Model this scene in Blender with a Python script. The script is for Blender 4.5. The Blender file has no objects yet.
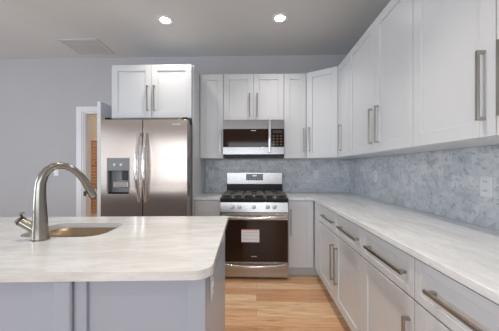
import bpy, bmesh, math, random
from mathutils import Vector, Matrix
random.seed(7)
PI = math.pi
S = bpy.context.scene
C = S.collection

# ---------------------------------------------------------------- camera
cd = bpy.data.cameras.new('camera')
cam = bpy.data.objects.new('camera', cd); C.objects.link(cam)
cd.sensor_width = 36; cd.lens = 245 * 36 / 499; cd.shift_y = 3 / 499; cd.clip_start = .02
cam.location = (0, 0, 1.245); cam.rotation_euler = (PI / 2, 0, .0286)
S.camera = cam

# ---------------------------------------------------------------- world, exposure, daylight
w = bpy.data.worlds.new('world'); S.world = w; w.use_nodes = True
w.node_tree.nodes['Background'].inputs[0].default_value = (.62, .76, 1, 1)
w.node_tree.nodes['Background'].inputs[1].default_value = 1.0
S.view_settings.view_transform = 'Standard'
S.view_settings.look = 'None'
S.view_settings.gamma = 1
S.view_settings.use_curve_mapping = False
S.view_settings.exposure = 0.16

def area(name, loc, rot, sx, sy, power, col, spread=PI):
    l = bpy.data.lights.new(name, 'AREA'); l.shape = 'RECTANGLE'; l.size = sx; l.size_y = sy
    l.energy = power; l.color = col; l.spread = spread
    o = bpy.data.objects.new(name, l); C.objects.link(o); o.location = loc; o.rotation_euler = rot
    return o
# area lamps standing in for daylight at three added, unseen windows
area('daylight_left', (-5.1, .2, 1.5), (0, -PI / 2, 0), 1.6, 2.6, 66, (.80, .90, 1))
area('daylight_front', (-2.6, -3.9, 1.5), (PI / 2, 0, 0), 1.9, 1.6, 38, (.88, .94, 1))
area('daylight_front', (-.2, -3.9, 1.5), (PI / 2, 0, 0), 1.9, 1.6, 38, (.88, .94, 1))

# ---------------------------------------------------------------- materials
def mat(name, col=(.8, .8, .8), rough=.5, metal=0, **k):
    m = bpy.data.materials.new(name); m.use_nodes = True
    b = m.node_tree.nodes['Principled BSDF']
    b.inputs['Base Color'].default_value = (*col, 1)
    b.inputs['Roughness'].default_value = rough
    b.inputs['Metallic'].default_value = metal
    for a, v in k.items(): b.inputs[a.replace('_', ' ')].default_value = v
    return m
def nodes(m): return m.node_tree.nodes, m.node_tree.links, m.node_tree.nodes['Principled BSDF']
def coords(m, scale=(1, 1, 1), rot=(0, 0, 0), kind='Object'):
    n, l, b = nodes(m)
    t = n.new('ShaderNodeTexCoord'); mp = n.new('ShaderNodeMapping')
    mp.inputs['Scale'].default_value = scale; mp.inputs['Rotation'].default_value = rot
    l.new(t.outputs[kind], mp.inputs[0]); return mp.outputs[0]
def noise(m, vec, scale, detail=4, rough=.55, dist=0):
    n, l, b = nodes(m)
    x = n.new('ShaderNodeTexNoise'); x.inputs['Scale'].default_value = scale
    x.inputs['Detail'].default_value = detail; x.inputs['Roughness'].default_value = rough
    x.inputs['Distortion'].default_value = dist
    l.new(vec, x.inputs['Vector']); return x.outputs['Fac']
def ramp(m, fac, stops):
    n, l, b = nodes(m)
    r = n.new('ShaderNodeValToRGB'); e = r.color_ramp.elements
    while len(e) < len(stops): e.new(.5)
    for q, (p, c) in zip(e, stops): q.position = p; q.color = (*c, 1)
    l.new(fac, r.inputs[0]); return r.outputs[0]
def mix(m, f, a, b_, mode='MIX'):
    n, l, b = nodes(m)
    x = n.new('ShaderNodeMix'); x.data_type = 'RGBA'; x.blend_type = mode
    for s, v in ((x.inputs[0], f), (x.inputs[6], a), (x.inputs[7], b_)):
        if isinstance(v, (int, float)): s.default_value = v
        elif isinstance(v, tuple): s.default_value = (*v, 1)
        else: l.new(v, s)
    return x.outputs[2]
def bump(m, h, strength=.2, dist=.002):
    n, l, b = nodes(m)
    x = n.new('ShaderNodeBump'); x.inputs['Strength'].default_value = strength; x.inputs['Distance'].default_value = dist
    l.new(h, x.inputs['Height']); l.new(x.outputs[0], b.inputs['Normal'])

def painted(name, col, rough, var=.03, sc=1.3):
    m = mat(name, col, rough); n, l, b = nodes(m)
    f = noise(m, coords(m), sc, 3)
    l.new(ramp(m, f, [(.3, tuple(c * (1 - var) for c in col)), (.7, tuple(min(1, c * (1 + var)) for c in col))]), b.inputs['Base Color'])
    return m
M = {}
M['wall'] = painted('grey_wall_paint', (.50, .50, .515), .75)
M['ceiling'] = painted('ceiling_paint', (.68, .685, .69), .8)
M['cab'] = painted('cabinet_paint', (.69, .71, .735), .27, .01)
M['island'] = painted('island_paint', (.42, .46, .54), .34, .01)
M['trim'] = painted('trim_paint', (.80, .80, .83), .4, .01)
M['plate'] = mat('outlet_plastic', (.78, .79, .8), .35)
M['slot'] = mat('outlet_slot', (.1, .1, .1), .6)
M['black'] = mat('black_enamel', (.008, .008, .009), .3, Specular_IOR_Level=.25)
M['iron'] = mat('grate_iron', (.17, .16, .15), .28, .5)
M['darkglass'] = mat('dark_glass', (.026, .011, .006), .06, Specular_IOR_Level=.3)
M['screen'] = mat('display_glass', (.05, .06, .075), .12)
M['plaster'] = painted('hall_plaster', (.62, .56, .47), .8)
M['hallfloor'] = painted('hall_baseboard', (.66, .60, .5), .6)
M['paper'] = mat('paper', (.85, .86, .88), .7)
M['orange'] = mat('orange_print', (.75, .25, .08), .7)
M['greyprint'] = mat('grey_print', (.6, .64, .72), .7)
M['rubber'] = mat('dark_rubber', (.03, .03, .035), .5)
M['vent'] = painted('vent_paint', (.62, .62, .62), .6)
M['button'] = mat('button_print', (.09, .08, .07), .3)
M['panelgrey'] = mat('dispenser_plastic', (.30, .30, .31), .35, .3)
M['knobsteel'] = mat('knob_steel', (.85, .84, .82), .42, .8)
M['gap'] = mat('dark_recess', (.05, .05, .05), .8)

def steel(name, col, rough, sc=(1, 1, 60), amt=.12):
    m = mat(name, col, rough, 1); n, l, b = nodes(m)
    f = noise(m, coords(m, sc), 8, 3)
    l.new(ramp(m, f, [(.3, tuple(c * (1 - amt) for c in col)), (.7, tuple(min(1, c * (1 + amt)) for c in col))]), b.inputs['Base Color'])
    b.inputs['Anisotropic'].default_value = .5
    return m
M['steel'] = steel('brushed_steel', (.43, .415, .40), .27, (1, 1, 40), .05)
M['steel_v'] = steel('refrigerator_steel', (.53, .45, .395), .24, (40, 40, 1), .04)
M['steel_v'].node_tree.nodes['Principled BSDF'].inputs['Anisotropic'].default_value = .9
M['steel_dark'] = steel('microwave_steel', (.33, .32, .31), .25, (1, 1, 40), .05)
M['nickel'] = steel('brushed_nickel', (.42, .395, .36), .3, (20, 20, 20), .04)
M['bright'] = steel('polished_steel', (.82, .81, .80), .16, (5, 5, 40), .04)
M['faucet'] = steel('faucet_nickel', (.31, .285, .25), .24, (30, 30, 1), .03)
M['sink'] = steel('sink_steel', (.30, .23, .15), .36, (10, 10, 10), .05)
M['side'] = mat('refrigerator_side', (.28, .28, .29), .45, .4)

def marble(name, sc, base, vein, warm):
    m = mat(name, base, .2); n, l, b = nodes(m)
    v = coords(m, sc)
    f1 = noise(m, v, 2.2, 7, .62, .6)
    c1 = ramp(m, f1, [(.32, vein), (.46, tuple((a + q) / 2 for a, q in zip(base, vein))), (.58, base), (.8, warm)])
    f2 = noise(m, v, 7, 6, .7, 1.0)
    c2 = ramp(m, f2, [(.35, (.80, .80, .81)), (.6, (1, 1, 1))])
    l.new(mix(m, .6, c1, c2, 'MULTIPLY'), b.inputs['Base Color'])
    b.inputs['Coat Weight'].default_value = .2
    return m
M['marble_x'] = marble('honed_marble_island', (1.1, 4.5, 4.5), (.86, .865, .85), (.70, .70, .68), (.90, .90, .89))
M['marble_y'] = marble('honed_marble_counter', (4.5, 1.0, 4.5), (.86, .87, .87), (.72, .73, .73), (.90, .91, .91))

def mosaic(name, rot):
    m = mat(name, (.5, .52, .55), .25); n, l, b = nodes(m)
    sx = n.new('ShaderNodeSeparateXYZ'); cx = n.new('ShaderNodeCombineXYZ'); l.new(coords(m), sx.inputs[0])
    l.new(sx.outputs[rot], cx.inputs[0]); l.new(sx.outputs[2], cx.inputs[1]); v = cx.outputs[0]
    # small stone chips: rotated brick pattern, tone differs tile by tile, broken by soft grey clouds
    br = n.new('ShaderNodeTexBrick'); r2 = n.new('ShaderNodeMapping'); r2.inputs['Rotation'].default_value = (0, 0, 0)
    l.new(v, r2.inputs[0]); l.new(r2.outputs[0], br.inputs['Vector'])
    br.inputs['Color1'].default_value = (.62, .655, .68, 1); br.inputs['Color2'].default_value = (.78, .80, .81, 1)
    br.inputs['Mortar'].default_value = (.70, .72, .735, 1)
    br.inputs['Scale'].default_value = 1; br.inputs['Brick Width'].default_value = .15
    br.inputs['Row Height'].default_value = .075; br.inputs['Mortar Size'].default_value = .0016
    f = noise(m, v, 9, 6, .7, .8)
    c = ramp(m, f, [(.32, (.62, .63, .66)), (.46, (.86, .87, .90)), (.6, (1.0, 1.0, 1.0))])
    f2 = noise(m, v, 34, 3, .6, .3)
    c2 = ramp(m, f2, [(.33, (.55, .56, .60)), (.43, (.93, .93, .95)), (.62, (1, 1, 1))])
    l.new(mix(m, .8, mix(m, .9, br.outputs[0], c, 'MULTIPLY'), c2, 'MULTIPLY'), b.inputs['Base Color'])
    bump(m, br.outputs['Fac'], .25, .001)
    return m
M['mosaic_back'] = mosaic('marble_mosaic_back', 0)
M['mosaic_side'] = mosaic('marble_mosaic_side', 1)

def wood():
    m = mat('oak_floor', (.6, .4, .22), .33); n, l, b = nodes(m)
    v = coords(m)
    br = n.new('ShaderNodeTexBrick'); l.new(v, br.inputs['Vector'])
    br.offset = .37; br.offset_frequency = 2
    br.inputs['Color1'].default_value = (0, 0, 0, 1); br.inputs['Color2'].default_value = (1, 1, 1, 1)
    br.inputs['Mortar'].default_value = (.15, .15, .15, 1)
    br.inputs['Scale'].default_value = 1; br.inputs['Brick Width'].default_value = 1.15
    br.inputs['Row Height'].default_value = .121; br.inputs['Mortar Size'].default_value = .0012
    sp = n.new('ShaderNodeSeparateColor'); l.new(br.outputs[0], sp.inputs[0])
    tone = ramp(m, sp.outputs[0], [(0, (.66, .37, .20)), (.25, (.80, .52, .31)), (.6, (.86, .63, .41)), (.85, (.82, .54, .33)), (1, (.70, .41, .23))])
    g = noise(m, coords(m, (.9, 9, 1)), 4, 7, .7, .9)
    gr = ramp(m, g, [(.3, (.60, .50, .42)), (.55, (1, 1, 1)), (.8, (1.0, .97, .93))])
    col = mix(m, .85, tone, gr, 'MULTIPLY')
    col = mix(m, br.outputs['Fac'], col, (.38, .22, .12))
    l.new(col, b.inputs['Base Color']); return m
M['wood'] = wood()
def bricks():
    m = mat('red_brick', (.4, .15, .08), .85); n, l, b = nodes(m)
    v = coords(m, (1, 1, 1), (PI / 2, 0, 0))
    br = n.new('ShaderNodeTexBrick'); l.new(v, br.inputs['Vector'])
    br.inputs['Color1'].default_value = (.36, .15, .075, 1); br.inputs['Color2'].default_value = (.50, .25, .13, 1)
    br.inputs['Mortar'].default_value = (.50, .38, .28, 1); br.inputs['Scale'].default_value = 1
    br.inputs['Brick Width'].default_value = .21; br.inputs['Row Height'].default_value = .075; br.inputs['Mortar Size'].default_value = .01
    l.new(br.outputs[0], b.inputs['Base Color']); bump(m, br.outputs['Fac'], .5, .004); return m
M['brick'] = bricks()
def emit(name, col, s):
    m = mat(name, (1, 1, 1), .5); n, l, b = nodes(m)
    b.inputs['Emission Color'].default_value = (*col, 1); b.inputs['Emission Strength'].default_value = s; return m
M['lens'] = emit('lamp_lens', (1, .93, .82), 14)
M['led'] = emit('clock_digits', (.35, .6, 1), .5)
def glass():
    m = bpy.data.materials.new('window_glass'); m.use_nodes = True
    n, l = m.node_tree.nodes, m.node_tree.links; n.clear()
    o = n.new('ShaderNodeOutputMaterial'); mx = n.new('ShaderNodeMixShader'); mx.inputs[0].default_value = .08
    t = n.new('ShaderNodeBsdfTransparent'); g = n.new('ShaderNodeBsdfGlossy'); g.inputs['Roughness'].default_value = .02
    l.new(t.outputs[0], mx.inputs[1]); l.new(g.outputs[0], mx.inputs[2]); l.new(mx.outputs[0], o.inputs[0]); return m
M['glass'] = glass()

# ---------------------------------------------------------------- mesh helpers
class MB:
    def __init__(s): s.bm = bmesh.new()
    def box(s, x0, x1, y0, y1, z0, z1):
        vs = [s.bm.verts.new((x, y, z)) for x in (x0, x1) for y in (y0, y1) for z in (z0, z1)]
        for f in ((0, 1, 3, 2), (4, 6, 7, 5), (0, 4, 5, 1), (2, 3, 7, 6), (0, 2, 6, 4), (1, 5, 7, 3)):
            s.bm.faces.new([vs[i] for i in f])
        return s
    def prism(s, pts, z0, z1):
        a = [s.bm.verts.new((x, y, z0)) for x, y in pts]; b = [s.bm.verts.new((x, y, z1)) for x, y in pts]
        s.bm.faces.new(a[::-1]); s.bm.faces.new(b); n = len(pts)
        for i in range(n): s.bm.faces.new((a[i], a[(i + 1) % n], b[(i + 1) % n], b[i]))
        return s
    def tube(s, pts, rad, seg=14, cap=True, flat=1.0):
        pts = [Vector(p) for p in pts]; n = len(pts)
        if not isinstance(rad, (list, tuple)): rad = [rad] * n
        rings = []; up = None
        for i, p in enumerate(pts):
            d = (pts[min(i + 1, n - 1)] - pts[max(i - 1, 0)]).normalized()
            if up is None:
                up = Vector((0, 0, 1)) if abs(d.z) < .9 else Vector((0, 1, 0))
            u = (up - d * up.dot(d)).normalized(); v = d.cross(u); up = u
            rings.append([s.bm.verts.new(p + (u * math.cos(2 * PI * k / seg) + v * math.sin(2 * PI * k / seg) * flat) * rad[i]) for k in range(seg)])
        for a, b in zip(rings, rings[1:]):
            for k in range(seg): s.bm.faces.new((a[k], a[(k + 1) % seg], b[(k + 1) % seg], b[k]))
        if cap: s.bm.faces.new(rings[0][::-1]); s.bm.faces.new(rings[-1])
        return s
    def lathe(s, prof, c=(0, 0, 0), seg=32, axis='z'):
        rings = []
        for r, h in prof:
            ring = []
            for k in range(seg):
                a = 2 * PI * k / seg; x, y, z = r * math.cos(a), r * math.sin(a), h
                if axis == 'y': x, y, z = x, z, y
                ring.append(s.bm.verts.new((c[0] + x, c[1] + y, c[2] + z)))
            rings.append(ring)
        for a, b in zip(rings, rings[1:]):
            for k in range(seg): s.bm.faces.new((a[k], a[(k + 1) % seg], b[(k + 1) % seg], b[k]))
        s.bm.faces.new(rings[0][::-1]); s.bm.faces.new(rings[-1])
        return s
    def build(s, name, m, parent=None, bevel=0, seg=2, smooth=False, loc=None, rz=0):
        bmesh.ops.recalc_face_normals(s.bm, faces=s.bm.faces)
        me = bpy.data.meshes.new(name); s.bm.to_mesh(me); s.bm.free()
        me.materials.append(M[m])
        o = bpy.data.objects.new(name, me); C.objects.link(o)
        if parent: o.parent = parent
        if loc: o.location = loc
        if rz: o.rotation_euler.z = rz
        if smooth:
            for p in me.polygons: p.use_smooth = True
        if bevel:
            b = o.modifiers.new('bevel', 'BEVEL'); b.width = bevel; b.segments = seg; b.limit_method = 'ANGLE'; b.angle_limit = .6
            if not smooth:
                for p in me.polygons: p.use_smooth = True
                b.harden_normals = True
        if smooth:
            e = o.modifiers.new('edges', 'EDGE_SPLIT'); e.split_angle = .9
        return o
def thing(name, label, cat, loc=(0, 0, 0), rz=0, group=None):
    o = bpy.data.objects.new(name, None); C.objects.link(o); o.location = loc; o.rotation_euler = (0, 0, rz)
    o.empty_display_size = .1
    tag(o, label, cat, group); return o
def tag(o, label, cat, group=None):
    o['label'] = label; o['category'] = cat
    if group: o['group'] = group
    return o
def struct(o): o['kind'] = 'structure'; return o

# ---------------------------------------------------------------- room shell
WB, WR, WL, WF, CH = 3.425, 1.295, -5.2, -4.0, 2.82
struct(MB().box(WL - .1, WR + .1, WF - .1, 6.2, -.1, 0).build('floor', 'wood'))
struct(MB().box(WL - .1, WR + .1, WF - .1, 6.2, CH, CH + .1).build('ceiling', 'ceiling'))
DX0, DX1, DZ = -2.46, -1.885, 2.05
b = MB().box(WL, DX0, WB, WB + .12, 0, CH); b.box(DX1, WR, WB, WB + .12, 0, CH); b.box(DX0, DX1, WB, WB + .12, DZ, CH)
struct(b.build('wall_back', 'wall'))
struct(MB().box(WR, WR + .1, WF, 6.2, 0, CH).build('wall_right', 'wall'))
b = MB(); y0, y1, z0, z1 = -1.1, 1.5, .7, 2.3
b.box(WL - .1, WL, WF, y0, 0, CH); b.box(WL - .1, WL, y1, 6.2, 0, CH); b.box(WL - .1, WL, y0, y1, 0, z0); b.box(WL - .1, WL, y0, y1, z1, CH)
struct(b.build('wall_left', 'wall'))
b = MB(); xs = (-3.55, -1.65, -1.15, .75)
b.box(WL, xs[0], WF - .1, WF, 0, CH); b.box(xs[1], xs[2], WF - .1, WF, 0, CH); b.box(xs[3], WR, WF - .1, WF, 0, CH)
for a, c in ((xs[0], xs[1]), (xs[2], xs[3])): b.box(a, c, WF - .1, WF, 0, .7); b.box(a, c, WF - .1, WF, 2.3, CH)
struct(b.build('wall_front', 'wall'))
def window(name, loc, rz, wd, z0, z1):
    r = struct(bpy.data.objects.new(name, None)); C.objects.link(r); r.location = loc; r.rotation_euler.z = rz
    b = MB(); t = .05; h = z1 - z0
    b.box(0, t, -.04, .04, z0, z1); b.box(wd - t, wd, -.04, .04, z0, z1); b.box(t, wd - t, -.04, .04, z1 - t, z1); b.box(t, wd - t, -.04, .04, z0, z0 + t)
    b.box(t, wd - t, -.03, .03, z0 + h / 2 - .02, z0 + h / 2 + .02)
    b.build('window_frame', 'trim', r, .003)
    MB().box(t, wd - t, -.004, .004, z0 + t, z1 - t).build('window_pane', 'glass', r)
window('added_window_1', (WL - .05, y0, 0), PI / 2, y1 - y0, .7, 2.3)  # out of view, added so daylight can come from the left
window('added_window_2', (xs[0], WF - .05, 0), 0, 1.9, .7, 2.3)  # unseen, added as a light source behind the camera
window('added_window_3', (xs[2], WF - .05, 0), 0, 1.9, .7, 2.3)  # second added window behind the camera, also unseen
b = MB().box(WL, DX0 - .1, WB - .015, WB, 0, .13)
struct(b.build('baseboard_back', 'trim', None, .003))
# door casing and jambs
b = MB(); cz = DZ + .075
b.box(DX0 - .1, DX0 - .022, WB - .02, WB, 0, cz); b.box(DX1 + .0, DX1 + .078, WB - .02, WB, 0, cz); b.box(DX0 - .1 + .078, DX1, WB - .02, WB, DZ - .0, cz)
b.box(DX0 - .022, DX0 + .0, WB - .012, WB + .12, 0, DZ); 
b.box(DX0, DX0 + .02, WB + .0, WB + .12, 0, DZ); b.box(DX0 + .02, DX1, WB + .0, WB + .12, DZ - .02, DZ)
struct(b.build('trim_1', 'trim', None, .003))
# open door leaf standing into the room beside the refrigerator
dr = struct(bpy.data.objects.new('door_1', None)); C.objects.link(dr); dr.location = (-1.889, WB - .03, 0)
MB().box(0, .044, -.545, 0, .01, 2.04).build('door_leaf', 'trim', dr, .003)
b = MB(); b.lathe([(.026, 0), (.026, .006), (.012, .01), (.012, .035), (.026, .045), (.030, .058), (.022, .07), (.005, .074)], (0, 0, 0), 20)
for v in b.bm.verts: v.co = Vector((-v.co.z, -.49 + v.co.y, .96 + v.co.x))
b.build('door_knob', 'nickel', dr, smooth=True)
for z in (.25, 1.02, 1.8): MB().box(.044, .048, -.03, .0, z - .045, z + .045).build('hinge', 'nickel', dr)
# hall beyond the doorway
struct(MB().box(WL, WR, 6.0, 6.1, 0, CH).build('wall_hall', 'plaster'))
struct(MB().box(-4.14, -3.2, 5.9, 6.0, .13, 1.93).build('wall_hall_brick', 'brick'))
struct(MB().box(WL, WR, 5.88, 6.0, 0, .13).build('baseboard_hall', 'hallfloor', None, .003))

# ---------------------------------------------------------------- lamps
def can_light(x, y, label, power=34, cone=2.15):
    r = thing('recessed_light', label, 'ceiling light', (x, y, CH), 0, 'recessed ceiling lights')
    MB().lathe([(.052, 0.0), (.052, -.002), (.058, -.005), (.082, -.005), (.085, 0)], seg=40).build('trim_ring', 'trim', r, smooth=True)
    MB().lathe([(.050, -.003), (.050, -.006), (.035, -.008), (.002, -.009)], seg=32).build('lens', 'lens', r, smooth=True)
    l = bpy.data.lights.new('lamp', 'SPOT'); l.energy = power; l.color = (1, .91, .81)
    l.spot_size = cone; l.spot_blend = 1; l.shadow_soft_size = .05
    o = bpy.data.objects.new('lamp', l); C.objects.link(o); o.location = (0, 0, -.02); o.parent = r
can_light(-.97, 2.572, 'glowing round recessed light above the refrigerator side')
can_light(.246, 2.572, 'glowing round recessed light above the range')
can_light(-.97, 1.15, 'added out-of-view round recessed light over the island', 26, 1.7)  # extra can added above the frame to brighten the middle of the room
can_light(.246, 1.15, 'added out-of-view round recessed light over the aisle beside the island', 70, 1.65)  # also added out of frame; narrow cone lights the lower aisle
can_light(-.97, -.3, 'added unseen round recessed light behind the camera on the island side', 20)  # extra can added out of view as general illumination
can_light(.246, -.3, 'added unseen round recessed light behind the camera over the aisle', 20)  # its added, unseen neighbour, same purpose
hl = thing('hall_light', 'round ceiling lamp lighting the hall beyond the doorway', 'ceiling light', (-2.6, 4.05, CH))
MB().lathe([(.13, 0), (.13, -.03), (.11, -.07), (.05, -.09), (.002, -.095)], seg=32).build('shade', 'lens', hl, smooth=True)
l = bpy.data.lights.new('lamp', 'POINT'); l.energy = 62; l.color = (1, .85, .66); l.shadow_soft_size = .12
o = bpy.data.objects.new('lamp', l); C.objects.link(o); o.location = (0, 0, -.25); o.parent = hl
# ceiling vent
v = thing('ceiling_vent', 'square grey louvred air vent set in the ceiling', 'vent', (-2.19, 3.12, CH), .0)
b = MB(); W2, H2 = .25, .205
b.box(-W2, W2, -H2, -H2 + .03, -.008, 0); b.box(-W2, W2, H2 - .03, H2, -.008, 0); b.box(-W2, -W2 + .03, -H2 + .03, H2 - .03, -.008, 0); b.box(W2 - .03, W2, -H2 + .03, H2 - .03, -.008, 0)
b.build('vent_frame', 'vent', v, .002)
b = MB()
for i in range(12):
    y = -H2 + .045 + i * .0285
    b.box(-W2 + .03, W2 - .03, y - .009, y + .009, -.006, -.003)
b.build('louvre', 'vent', v)
MB().box(-W2 + .03, W2 - .03, -H2 + .03, H2 - .03, -.0025, -.0005).build('backing', 'panelgrey', v)

# ---------------------------------------------------------------- cabinet kit (local frame: x along the front, y = 0 face, +y into the cabinet)
def shaker(w, h, st=.07, t=.02, rec=.009):
    b = MB()
    b.box(0, st, -t, 0, 0, h); b.box(w - st, w, -t, 0, 0, h)
    b.box(st, w - st, -t, 0, 0, st); b.box(st, w - st, -t, 0, h - st, h)
    b.box(st, w - st, -t + (.005 if st < .05 else rec), 0, st, h - st)
    return b
def handle(parent, x, z, L, vert=True, y0=-.02):
    b = MB(); h = L / 2; w = .0075; d = .032
    if vert:
        b.box(x - w, x + w, y0 - d, y0 - d + .010, z - h, z + h)
        for q in (z - h, z + h - .014): b.box(x - w, x + w, y0 - d + .010, y0 + .0005, q, q + .014)
    else:
        b.box(x - h, x + h, y0 - d, y0 - d + .010, z - w, z + w)
        for q in (x - h + .012, x + h - .030): b.box(q, q + .018, y0 - d + .010, y0 + .0005, z - w, z + w)
    return b.build('handle', 'nickel', parent, .0018)
def front(root, kind, x0, x1, z0, z1, hx=None, hz=None, hl=.29, vert=True, st=.07, mt='cab'):
    g = .0016
    r = bpy.data.objects.new(kind, None)
    o = shaker(x1 - x0 - 2 * g, z1 - z0 - 2 * g, st).build(kind, mt, root, .0015, 1)
    o.location = (x0 + g, 0, z0 + g)
    if hx is not None: handle(o, hx - x0 - g, hz - z0 - g, hl, vert)
    return o
UB, UT = 1.372, 2.435
def upper(label, loc, rz, w, dep, z0, z1, doors, cat='cabinet', side_rail=True):
    """doors: list of (x0, x1, handle x or None, handle z)"""
    r = thing('wall_cabinet', label, cat, loc, rz, 'white wall cabinets')
    z0r = z0 - loc[2]; z1r = z1 - loc[2]
    b = MB(); b.box(.0, w, .001, dep, z0r, z1r)
    b.build('body', 'cab', r, .001, 1)
    for x0, x1, hx, hz in doors: front(r, 'door', x0, x1, z0r + .002, z1r - .002, hx, hz - z0)
    return r
def base(label, loc, rz, w, dep, fronts, cat='cabinet', body=None, kick=None):
    r = thing('base_cabinet', label, cat, loc, rz, 'white base cabinets')
    (body or MB().box(0, w, .001, dep, .11, .883)).build('body', 'cab', r, .001, 1)
    (kick or MB().box(0, w, .075, dep, 0, .11)).build('toe_kick', 'cab', r)
    for k, x0, x1, z0, z1, hx, hz, hl, vert, st in fronts: front(r, k, x0, x1, z0, z1, hx, hz, hl, vert, st)
    return r

# back wall uppers; faces at y = 3.095 (doors 20 mm proud)
YF = 3.095; D = WB - YF - .002
def up_back(label, x0, x1, z0, z1, doors, yf=YF):
    return upper(label, (x0, yf, z0), 0, x1 - x0, WB - yf - .002, z0, z1, [(a - x0, c - x0, h and h - x0, z) for a, c, h, z in doors])
up_back('narrow single-door white wall cabinet between the refrigerator panel and the microwave', -.713, -.418, UB, UT, [(-.713, -.418, -.455, 1.585)])
up_back('short two-door white wall cabinet directly above the microwave', -.416, .342, 1.846, UT, [(-.416, -.038, -.086, 2.04), (-.038, .342, .008, 2.04)])
up_back('tall single-door white wall cabinet right of the microwave', .344, .617, UB, UT, [(.344, .617, .583, 1.60)])
deep = up_back('deep two-door white cabinet above the refrigerator', -1.663, -.737, 1.822, UT, [(-1.663, -1.198, -1.243, 2.045), (-1.198, -.737, -1.165, 2.045)], yf=2.785)
# diagonal corner upper
P0 = Vector((.623, 3.085)); P1 = Vector((.952, 2.880)); dv = P1 - P0; an = math.atan2(dv.y, dv.x); Ld = dv.length
r = thing('corner_wall_cabinet', 'diagonal-fronted white wall cabinet in the corner of the two backsplashes', 'cabinet', (P0.x, P0.y, UB), an)
def loc2(x, y): v = Vector((x, y)) - P0; return (v.x * math.cos(an) + v.y * math.sin(an), -v.x * math.sin(an) + v.y * math.cos(an))
pts = [loc2(.6185, 3.094), loc2(.958, 2.8805), loc2(WR - .002, 2.8805), loc2(WR - .002, WB - .002), loc2(.6185, WB - .002)]
MB().prism(pts, 0, UT - UB).build('body', 'cab', r)
front(r, 'door', .012, Ld - .002, .002, UT - UB - .002, .045, .235)
# right wall uppers (local x runs towards the camera)
XU = .965
def up_right(label, ya, yb, doors):
    upper(label, (XU, ya, UB), -PI / 2, ya - yb, WR - XU - .002, UB, UT, [(ya - a, ya - c, ya - h, 1.59) for a, c, h in doors])
up_right('narrow white wall cabinet on the right wall next to the diagonal corner cabinet', 2.877, 2.532, [(2.877, 2.532, 2.77)])
up_right('two-door white wall cabinet with paired handles, middle of the right wall', 2.53, 1.51, [(2.53, 1.99, 2.035), (1.99, 1.51, 1.93)])
up_right('large white wall cabinet nearest the camera, top right with two long handles', 1.508, .50, [(1.508, .995, 1.045), (.995, .50, .955)])

# base cabinets on the back wall
YB = 2.815
r = base('small white base cabinet with top drawer left of the range', (-.715, YB, 0), 0, .298, WB - YB - .002,
     [('drawer', 0, .298, .70, .875, None, .79, .14, False, .036), ('door', 0, .298, .12, .695, .27, .50, .3, True, .07)])
# corner unit: one face on each run
XB = .675
body = MB().prism([(.362, YB + .001), (.632, YB + .001), (.632, YB + .06), (XB + .06, YB + .06), (XB + .06, 2.780), (XB + .001, 2.780), (XB + .001, 2.592), (WR - .002, 2.592), (WR - .002, WB - .002), (.362, WB - .002)], .11, .883)
kick = MB().prism([(.362, YB + .07), (XB + .075, YB + .07), (XB + .075, 2.592), (WR - .002, 2.592), (WR - .002, WB - .002), (.362, WB - .002)], 0, .11)
r = base('white corner base cabinet with two full-height doors, right of the range', (0, 0, 0), 0, 1, 1, [], body=body, kick=kick)
o = shaker(.645 - .366, .755).build('door', 'cab', r, .0015, 1); o.location = (.366, YB, .12); handle(o, .022, .52, .30)
o = shaker(YB - .030 - 2.592, .755, .045).build('door', 'cab', r, .0015, 1); o.location = (XB, YB - .032, .12); o.rotation_euler.z = -PI / 2
def base_right(label, ya, yb, fr):
    base(label, (XB, ya, 0), -PI / 2, ya - yb, WR - XB - .002, [(k, ya - a, ya - c, z0, z1, ya - h, hz, hl, v_, st) for k, a, c, z0, z1, h, hz, hl, v_, st in fr])
base_right('white base cabinet with two small drawers over paired doors, on the right run', 2.59, 1.545,
    [('drawer', 2.59, 2.065, .70, .875, 2.245, .79, .36, False, .036), ('drawer', 2.065, 1.545, .70, .875, 1.755, .79, .36, False, .036),
     ('door', 2.59, 2.065, .12, .695, 2.105, .45, .30, True, .07), ('door', 2.065, 1.545, .12, .695, 2.005, .45, .30, True, .07)])
base_right('white base cabinet with one drawer over a single door, middle of the right run', 1.543, 1.037,
    [('drawer', 1.543, 1.037, .70, .875, 1.265, .79, .37, False, .036), ('door', 1.543, 1.037, .12, .695, 1.068, .46, .30, True, .07)])
base_right('white base cabinet nearest the camera, bottom right corner with a long drawer handle', 1.035, .30,
    [('drawer', 1.035, .30, .70, .875, .69, .785, .50, False, .036), ('door', 1.035, .67, .12, .695, .72, .46, .30, True, .07), ('door', .67, .30, .12, .695, .62, .46, .30, True, .07)])

# ---------------------------------------------------------------- tall panel and counters
o = MB().box(-.736, -.717, 2.79, WB - .002, 0, UT).build('side_panel', 'cab', deep, .001, 1)
o.location = (1.663, -2.785, -1.822)
o = MB().prism([(.361, 2.777), (.640, 2.777), (.640, .2), (WR - .002, .2), (WR - .002, WB - .001), (.361, WB - .001)], .884, .914).build('countertop', 'marble_y', None, .003)
tag(o, 'long L-shaped white veined marble countertop along the right wall', 'countertop', 'marble countertops')
o = MB().box(-.715, -.414, 2.777, WB - .001, .884, .914).build('countertop', 'marble_y', None, .003)
tag(o, 'short white marble countertop left of the range', 'countertop', 'marble countertops')
o = MB().box(-.715, WR - .012, WB - .010, WB - .0005, .915, 1.371).build('backsplash', 'mosaic_back')
tag(o, 'grey marble mosaic backsplash on the back wall behind the range', 'backsplash')
o = MB().box(WR - .010, WR - .0005, .2, WB - .0005, .915, 1.371).build('backsplash', 'mosaic_side')
tag(o, 'bluish grey marble mosaic backsplash along the right wall', 'backsplash')

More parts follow.
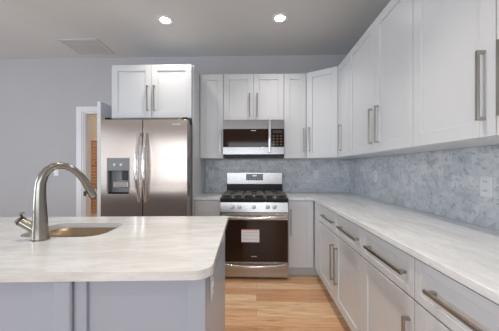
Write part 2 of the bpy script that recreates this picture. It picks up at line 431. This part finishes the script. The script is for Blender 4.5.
# ---------------------------------------------------------------- refrigerator
fr = thing('refrigerator', 'stainless steel side-by-side refrigerator with ice and water dispenser', 'refrigerator', (-1.19, 3.0, 0))
MB().box(-.455, .448, -.345, .40, .02, 1.735).build('body', 'side', fr, .006)
MB().box(-.44, .44, -.36, -.346, .02, .09).build('grille', 'black', fr)
FY = -.44
def fdoor(name, x0, x1, hole):
    b = MB()
    if hole:
        hx0, hx1, hz0, hz1 = hole
        b.box(x0, hx0, FY, -.35, .10, 1.765); b.box(hx1, x1, FY, -.35, .10, 1.765)
        b.box(hx0, hx1, FY, -.35, .10, hz0); b.box(hx0, hx1, FY, -.35, hz1, 1.765)
        bmesh.ops.remove_doubles(b.bm, verts=b.bm.verts, dist=1e-5)
        b.box(hx0, hx1, -.37, -.35, hz0, hz1)
        return b.build(name, 'steel_v', fr)
    b.box(x0, x1, FY, -.35, .10, 1.765)
    return b.build(name, 'steel_v', fr, .008, 3)
dl = fdoor('door', -.466, -.019, (-.401, -.155, .975, 1.357))
drr = fdoor('door', -.013, .463, None)
# dispenser
ds = MB().box(-.401, -.155, FY - .004, -.38, 1.222, 1.357).build('dispenser_panel', 'panelgrey', dl, .003)
for x in (-.315, -.245): MB().lathe([(.014, 0), (.014, -.004), (.010, -.006)], (x, FY - .004, 1.285), 16, 'y').build('button', 'paper', dl, smooth=True)
b = MB(); b.box(-.398, -.388, FY + .001, -.371, .978, 1.221); b.box(-.168, -.158, FY + .001, -.371, .978, 1.221); b.box(-.388, -.168, -.378, -.371, .978, 1.221)
b.build('dispenser_cavity', 'side', dl)
MB().box(-.25, -.17, -.43, -.38, 1.12, 1.22).build('ice_chute', 'rubber', dl, .01)
MB().box(-.33, -.175, FY + .004, -.40, 1.045, 1.105).build('paddle', 'bright', dl, .004)
MB().box(-.386, -.17, FY + .0, -.38, .978, .992).build('drip_tray', 'black', dl, .002)
# curved handles
for x, par in ((-.052, dl), (.030, drr)):
    pts = []; rad = []
    for i in range(15):
        t = i / 14; z = .895 + t * .725
        pts.append((x + (.020 if x < 0 else -.004) * (1 - math.sin(PI * t)) * (-1 if x < 0 else -1) * -.6, FY - .022 - .045 * math.sin(PI * t), z)); rad.append(.014 + .009 * math.sin(PI * t))
    b = MB(); b.tube(pts, rad, 14)
    b.tube([(pts[0][0], FY + .001, .912), (pts[0][0], FY - .024, .912)], .011, 10); b.tube([(pts[-1][0], FY + .001, 1.603), (pts[-1][0], FY - .024, 1.603)], .011, 10)
    b.build('handle', 'bright', par, smooth=True)
MB().box(.30, .39, FY - .002, FY + .001, 1.706, 1.718).build('badge', 'bright', drr)
MB().box(.40, .448, -.40, -.30, 1.767, 1.795).build('hinge_cover', 'black', fr, .004)
MB().box(-.45, -.40, -.40, -.30, 1.767, 1.795).build('hinge_cover', 'black', fr, .004)

# ---------------------------------------------------------------- microwave
mw = thing('microwave', 'stainless over-the-range microwave under the short wall cabinet', 'microwave', (-.037, 3.0, 1.39))
MB().box(-.372, .372, .03, .41, .012, .452).build('body', 'black', mw, .003)
# steel door frame with window opening
b = MB(); z0, z1 = .028, .452
b.box(-.374, .197, .012, .029, z0 + .001, z1 - .001)
b.box(-.375, .198, 0, .03, z0, .118); b.box(-.375, .198, 0, .03, .34, z1)
b.build('door', 'steel_dark', mw, .002)
MB().box(-.374, .197, .003, .0118, .118, .34).build('window', 'darkglass', mw, .001)
MB().box(.200, .375, 0, .03, z0, .118).build('lower_trim', 'steel_dark', mw, .002); MB().box(.200, .375, 0, .03, .34, z1).build('upper_trim', 'steel_dark', mw, .002)
cp = MB().box(.215, .374, .003, .03, .118, .34).build('control_panel', 'darkglass', mw, .001)
for i in range(4):
    for j in range(3): MB().box(.235 + j * .045, .258 + j * .045, .0022, .0035, .14 + i * .035, .155 + i * .035).build('button', 'button', cp)
MB().box(.235, .35, .0022, .0035, .29, .32).build('display', 'screen', cp)
b = MB(); b.tube([(.195, -.045, .05), (.195, -.05, .14), (.195, -.052, .24), (.195, -.05, .34), (.195, -.045, .43)], .017, 14)
b.tube([(.195, .001, .075), (.195, -.045, .075)], .010); b.tube([(.195, .001, .405), (.195, -.045, .405)], .010)
b.build('handle', 'bright', mw, smooth=True)
MB().box(-.03, .03, .0015, .004, .315, .325).build('badge', 'steel', mw)
MB().box(-.36, .36, .035, .40, .0, .012).build('vent_grille', 'rubber', mw)

# ---------------------------------------------------------------- range
rg = thing('gas_range', 'stainless steel gas range with black oven window between the base cabinets', 'range', (-.027, 2.74, 0))
hw = .379
MB().box(-hw, hw, .03, .66, .02, .868).build('body', 'side', rg, .002)
for x in (-.33, .33):
    for y in (.08, .6): MB().lathe([(.018, 0), (.018, .018), (.01, .022)], (x, y, 0), 14).build('foot', 'rubber', rg, smooth=True)
dw = MB().box(-hw, hw, -.005, .03, .03, .198).build('drawer', 'steel', rg, .004)
pts = [(-.34 + .68 * i / 16, -.012 - .035 * math.sin(PI * i / 16) ** .6, .180 - .018 * math.sin(PI * i / 16)) for i in range(17)]
MB().tube(pts, [.009 + .004 * math.sin(PI * i / 16) for i in range(17)], 10).build('handle', 'bright', dw, smooth=True)
od = MB().box(-hw, hw, -.01, .03, .205, .752).build('oven_door', 'steel', rg, .004)
ow = MB().box(-hw + .004, hw - .004, -.014, -.009, .209, .672).build('window', 'darkglass', od, .002)
lb = MB().box(-.141, .058, -.0155, -.0142, .425, .568).build('sticker', 'paper', od)
MB().box(-.141, .058, -.0162, -.0156, .559, .568).build('orange_band', 'orange', lb)
b = MB()
for z in (.53, .50, .455): b.box(-.125, .04, -.0162, -.0156, z, z + .005)
b.build('print_lines', 'greyprint', lb)
MB().box(-.032, .032, -.0155, -.0142, .262, .272).build('badge', 'steel', od)
n = 21; pts = []
for i in range(n):
    t = i / (n - 1); pts.append((-.355 + .71 * t, -.035 - .032 * math.sin(PI * t) ** .5, .715 - .012 * math.sin(PI * t)))
b = MB(); b.tube(pts, [.010 + .008 * math.sin(PI * i / (n - 1)) for i in range(n)], 12)
b.tube([(-.345, -.009, .715), (-.345, -.04, .715)], .011); b.tube([(.345, -.009, .715), (.345, -.04, .715)], .011)
b.build('handle', 'bright', od, smooth=True)
cpn = MB().prism([(-.012, .757), (.03, .757), (.03, .866), (.0, .866)], -hw, hw)
for v_ in cpn.bm.verts: v_.co = Vector((v_.co.z, v_.co.x, v_.co.y))
cpn = cpn.build('control_panel', 'steel', rg, .002)
for x in (-.242, -.163, -.003, .152, .228):
    k = MB().lathe([(.024, 0), (.024, -.006), (.019, -.008), (.017, -.032), (.012, -.036)], (x, -.006, .815), 24, 'y').build('knob', 'knobsteel', rg, smooth=True)
    MB().box(x - .002, x + .002, -.044, -.040, .815, .832).build('pointer', 'rubber', k)
MB().box(-hw, hw, .0, .60, .868, .905).build('cooktop', 'black', rg, .004)
# grates and burners
for gi, cx in enumerate((-.25, 0, .25)):
    b = MB(); w2 = .120; y0g, y1g = .045, .575; zt = .950
    for x in (-w2, w2 - .008): b.box(cx + x, cx + x + .008, y0g, y1g, zt - .010, zt)
    for y in (y0g, .306, y1g - .008): b.box(cx - w2 + .008, cx + w2 - .008, y, y + .008, zt - .010, zt)
    for yc in ((.16, .46) if gi != 1 else (.18, .44)):           # fingers reaching over each burner
        for k in range(4):
            x0_, x1_ = ((-w2 + .008, -.03) if k % 2 else (.03, w2 - .008)); yy = yc + (.035 if k > 1 else -.035)
            b.box(cx + x0_, cx + x1_, yy, yy + .007, zt - .009, zt + .004)
        b.box(cx - .004, cx + .004, yc + .04, yc + .142, zt - .009, zt + .004); b.box(cx - .004, cx + .004, yc - .11, yc - .04, zt - .009, zt + .004)
    for x in (-w2, w2 - .012):
        for y in (y0g, y1g - .012, .304): b.box(cx + x, cx + x + .012, y, y + .012, .9045, zt - .009)
    b.build('grate', 'iron', rg, .0015, 1)
for x, y in ((-.25, .16), (-.25, .46), (0, .31), (.25, .16), (.25, .46)):
    k = MB().lathe([(.05, .904), (.05, .914), (.038, .918)], (x, y, 0), 24).build('burner', 'steel', rg, smooth=True)
    MB().lathe([(.034, .918), (.036, .922), (.034, .928), (.01, .930)], (x, y, 0), 24).build('burner_cap', 'iron', k, smooth=True)
# back guard
MB().box(-.379, .379, .605, .66, .868, 1.045).build('back_panel', 'black', rg, .002)
bg = MB().box(-.379, .379, .595, .66, 1.03, 1.193).build('backguard', 'steel', rg, .006)
sc = MB().box(-.115, .115, .592, .596, 1.085, 1.172).build('display', 'screen', bg, .002)
MB().box(-.03, .03, .5912, .5922, 1.14, 1.158).build('clock', 'led', sc)
b = MB()
for i in range(6): b.box(-.10 + i * .034, -.085 + i * .034, .5912, .5922, 1.10, 1.108)
b.build('touch_marks', 'greyprint', sc)

# ---------------------------------------------------------------- outlets
def outlet(name, label, cat, loc, rz, switch=False, group=None):
    r = thing(name, label, cat, loc, rz, group)
    MB().box(-.036, .036, -.006, 0, -.058, .058).build('cover_plate', 'plate', r, .002)
    if switch: MB().box(-.016, .016, -.010, -.005, -.033, .033).build('rocker', 'plate', r, .002)
    else:
        for z in (-.026, .026):
            o = MB().box(-.017, .017, -.0085, -.0055, z - .016, z + .016).build('socket', 'plate', r, .003)
            MB().box(-.008, -.005, -.0092, -.0083, z - .004, z + .008).box(.005, .008, -.0092, -.0083, z - .004, z + .008).build('slot', 'slot', o)
g = 'white wall outlets'
outlet('outlet', 'white outlet on the back mosaic backsplash left of the range', 'outlet', (-.635, WB - .0105, 1.165), 0, False, g)
outlet('outlet', 'white outlet on the back mosaic backsplash right of the range', 'outlet', (.824, WB - .0105, 1.163), 0, False, g)
outlet('outlet', 'small-looking white outlet on the right backsplash farther from the camera', 'outlet', (WR - .0105, 2.674, 1.16), -PI / 2, False, g)
outlet('outlet', 'white outlet nearest the camera on the right backsplash', 'outlet', (WR - .0105, 1.405, 1.145), -PI / 2, False, g)
outlet('light_switch', 'white switch plate on the grey wall behind the faucet arch', 'switch', (-2.86, WB - .0005, 1.20), 0, True)

# ---------------------------------------------------------------- island
IO = Vector((-.195, 1.702, 0)); IR = .052
def isl(x, y, z=0):
    v = Vector((x - IO.x, y - IO.y)); c, s_ = math.cos(IR), math.sin(IR)
    return Vector((v.x * c + v.y * s_, -v.x * s_ + v.y * c, z))
isd = thing('kitchen_island', 'pale grey panelled kitchen island base in the left foreground', 'island', IO, IR)
LX, DY = -2.5, -.915
b = MB(); b.box(LX + .04, -.045, DY + .05, -.03, .0, .69)
b.box(LX + .04, -1.06, DY + .05, -.03, .69, .883); b.box(-.55, -.045, DY + .05, -.03, .69, .883)
b.box(-1.06, -.55, DY + .05, -.60, .69, .883); b.box(-1.06, -.55, -.10, -.03, .69, .883)
b.build('body', 'island', isd, .001, 1)
# end panel with corner stile towards the aisle
b = MB(); b.box(-.045, -.022, DY + .05, -.02, 0, .883); b.build('end_panel', 'island', isd, .008, 3)
# near face frame: stiles, rails and recessed panels, plus a square post proud of the face
yf = DY + .025
b = MB()
for x0, x1 in ((-.080, -.022), (-.59, -.412), (-.98, -.86), (-1.42, -1.30), (-1.86, -1.74), (-2.46, -2.30)): b.box(x0, x1, yf, DY + .05, 0, .883)
for x0, x1 in ((-.412, -.080), (-.86, -.59), (-1.30, -.98), (-1.74, -1.42), (-2.30, -1.86)): b.box(x0, x1, yf, DY + .05, .0, .11)
b.build('face_frame', 'island', isd, .002)
b = MB()
for x0, x1 in ((-.412, -.080), (-.86, -.59), (-1.30, -.98), (-1.74, -1.42), (-2.30, -1.86)): b.box(x0, x1, yf + .012, DY + .05, .11, .883)
b.build('back_panel', 'island', isd)
b = MB().box(-.508, -.452, yf - .018, yf, 0, .883); b.build('post', 'island', isd, .012, 4)
# far side doors (face the range)
for i in range(4):
    x0 = -.03 - (i + 1) * .58
    o = shaker(.575, .76).build('door', 'island', isd, .0015, 1); o.location = (x0 + .577, -.03, .11); o.rotation_euler.z = PI; handle(o, .06 if i % 2 else .515, .60, .25)

def rrect(x0, x1, y0, y1, r, n=8, rs=None):
    rs = rs or (r, r, r, r); P = []
    for (cx, cy, a0), q in zip(((x1, y1, 0), (x0, y1, 90), (x0, y0, 180), (x1, y0, 270)), rs):
        sx = -1 if cx == x1 else 1; sy = -1 if cy == y1 else 1
        for k in range(n + 1):
            a = math.radians(a0 + 90 * k / n); P.append((cx + sx * q + q * math.cos(a), cy + sy * q + q * math.sin(a)))
    return P
sk = isl(-.983, 1.312)
SX, SY, SR = .208, .158, .085
hole = rrect(sk.x - SX, sk.x + SX, sk.y - SY, sk.y + SY, SR)
outer = rrect(LX, 0, DY, 0, .05, 8, (.008, .008, .05, .06))
bm = bmesh.new(); E = []
for loop in (outer, hole):
    vs = [bm.verts.new((x, y, .914)) for x, y in loop]
    E += [bm.edges.new((vs[i], vs[(i + 1) % len(vs)])) for i in range(len(vs))]
bmesh.ops.triangle_fill(bm, edges=E, use_beauty=True, use_dissolve=False)
g_ = bmesh.ops.extrude_face_region(bm, geom=list(bm.faces))
for e in g_['geom']:
    if isinstance(e, bmesh.types.BMVert): e.co.z -= .030
mb = MB(); mb.bm.free(); mb.bm = bm
o = mb.build('countertop', 'marble_x', None, .004, 3, loc=IO, rz=IR)
tag(o, 'white marble island countertop with rounded corner, holding sink and faucet', 'countertop', 'marble countertops')
# sink: shell with rim under the stone
rings = [(.012, .8835), (-.002, .8835), (-.004, .80), (-.012, .74), (-.05, .722)]
b = MB(); R = []
for off, z in rings:
    R.append([b.bm.verts.new((x, y, z)) for x, y in rrect(sk.x - SX - off, sk.x + SX + off, sk.y - SY - off, sk.y + SY + off, max(.03, SR + off))])
n = len(R[0])
for a, c in zip(R, R[1:]):
    for k in range(n): b.bm.faces.new((a[k], a[(k + 1) % n], c[(k + 1) % n], c[k]))
b.bm.faces.new(R[-1])
o = b.build('basin', 'sink', None, smooth=True)
snk = thing('sink', 'undermount stainless bar sink sunk in the island countertop', 'sink', (IO.x + sk.x, IO.y + sk.y, .72))
o.parent = snk; o.location = IO - snk.location; o.location.x = 0; o.location.y = 0
# place basin in the rotated island frame
o.rotation_euler.z = IR
c_ = Matrix.Rotation(IR, 3, 'Z') @ Vector((sk.x, sk.y, 0)); snk.location = (IO.x + c_.x, IO.y + c_.y, .72); o.location = (-c_.x, -c_.y, -.72)
sol = o.modifiers.new('solid', 'SOLIDIFY'); sol.thickness = .0015
MB().lathe([(.042, .0035), (.042, .006), (.030, .0045), (.012, .004)], (0, 0, 0), 24).build('drain', 'bright', snk, smooth=True)

# ---------------------------------------------------------------- faucet
fb = Vector((-1.003, 1.110, .914))
fc = thing('faucet', 'brushed nickel gooseneck pull-down faucet standing beside the island sink', 'faucet', fb)
def L(p): return Vector(p) - fb
pts = [(-1.003, 1.110, .914), (-1.003, 1.110, .93), (-1.003, 1.109, .97), (-1.003, 1.108, 1.03), (-1.003, 1.107, 1.09), (-1.002, 1.107, 1.14), (-1.000, 1.108, 1.178), (-.993, 1.114, 1.212),
       (-.981, 1.124, 1.238), (-.966, 1.136, 1.253), (-.948, 1.151, 1.259), (-.929, 1.167, 1.256), (-.911, 1.182, 1.245), (-.894, 1.196, 1.227), (-.880, 1.208, 1.203), (-.868, 1.218, 1.178)]
rad = [.0335, .033, .030, .027, .0245, .0225, .021, .0195, .018, .017, .016, .0155, .016, .0165, .017, .0175]
MB().tube([L(p) for p in pts], rad, 24).build('spout', 'faucet', fc, smooth=True)
MB().tube([L(p) for p in ((-.8685, 1.2175, 1.179), (-.863, 1.222, 1.165), (-.853, 1.231, 1.135), (-.842, 1.240, 1.103), (-.840, 1.242, 1.097))], [.0182, .019, .0192, .018, .016], 20).build('spray_head', 'faucet', fc, smooth=True)
MB().tube([L(p) for p in ((-.8405, 1.2415, 1.098), (-.838, 1.2435, 1.091))], [.0125, .0115], 16).build('nozzle', 'rubber', fc, smooth=True)
MB().box(-.006, .006, -.004, .004, -.012, .012).build('spray_button', 'rubber', fc, .002, loc=L((-.866, 1.213, 1.118)))
MB().lathe([(.037, 0), (.037, .004), (.034, .006)], seg=32).build('base_ring', 'faucet', fc, smooth=True)
a, c = Vector((-1.018, 1.108, .958)), Vector((-1.095, 1.098, 1.008)); d = c - a
MB().tube([L(a), L(a + d * .82)], [.021, .0205], 20).build('handle_hub', 'faucet', fc, smooth=True)
MB().tube([L(a + d * .83), L(a + d * .90)], .0215, 20).build('handle_ring', 'rubber', fc, smooth=True)
MB().tube([L(a + d * .90), L(a + d * 1.0), L(a + d * 1.03)], [.0205, .0195, .012], 20).build('handle_cap', 'faucet', fc, smooth=True)
MB().tube([L(a + d * .80 + Vector((0, 0, .018))), L((-1.075, 1.085, 1.040)), L((-1.045, 1.07, 1.046))], [.006, .005, .004], 10).build('lever', 'faucet', fc, smooth=True)

# outlet on the island's aisle side
r = thing('outlet', 'white outlet on the aisle-facing end of the island', 'outlet', (0, 0, 0), 0, 'white wall outlets')
p = Matrix.Rotation(IR, 3, 'Z') @ Vector((-.0215, -.745, 0)); r.location = (IO.x + p.x, IO.y + p.y, .80); r.rotation_euler.z = IR + PI / 2
MB().box(-.036, .036, -.006, 0, -.058, .058).build('cover_plate', 'plate', r, .002)
for z in (-.026, .026):
    o = MB().box(-.017, .017, -.0085, -.0055, z - .016, z + .016).build('socket', 'plate', r, .003)
    MB().box(-.008, -.005, -.0092, -.0083, z - .004, z + .008).box(.005, .008, -.0092, -.0083, z - .004, z + .008).build('slot', 'slot', o)
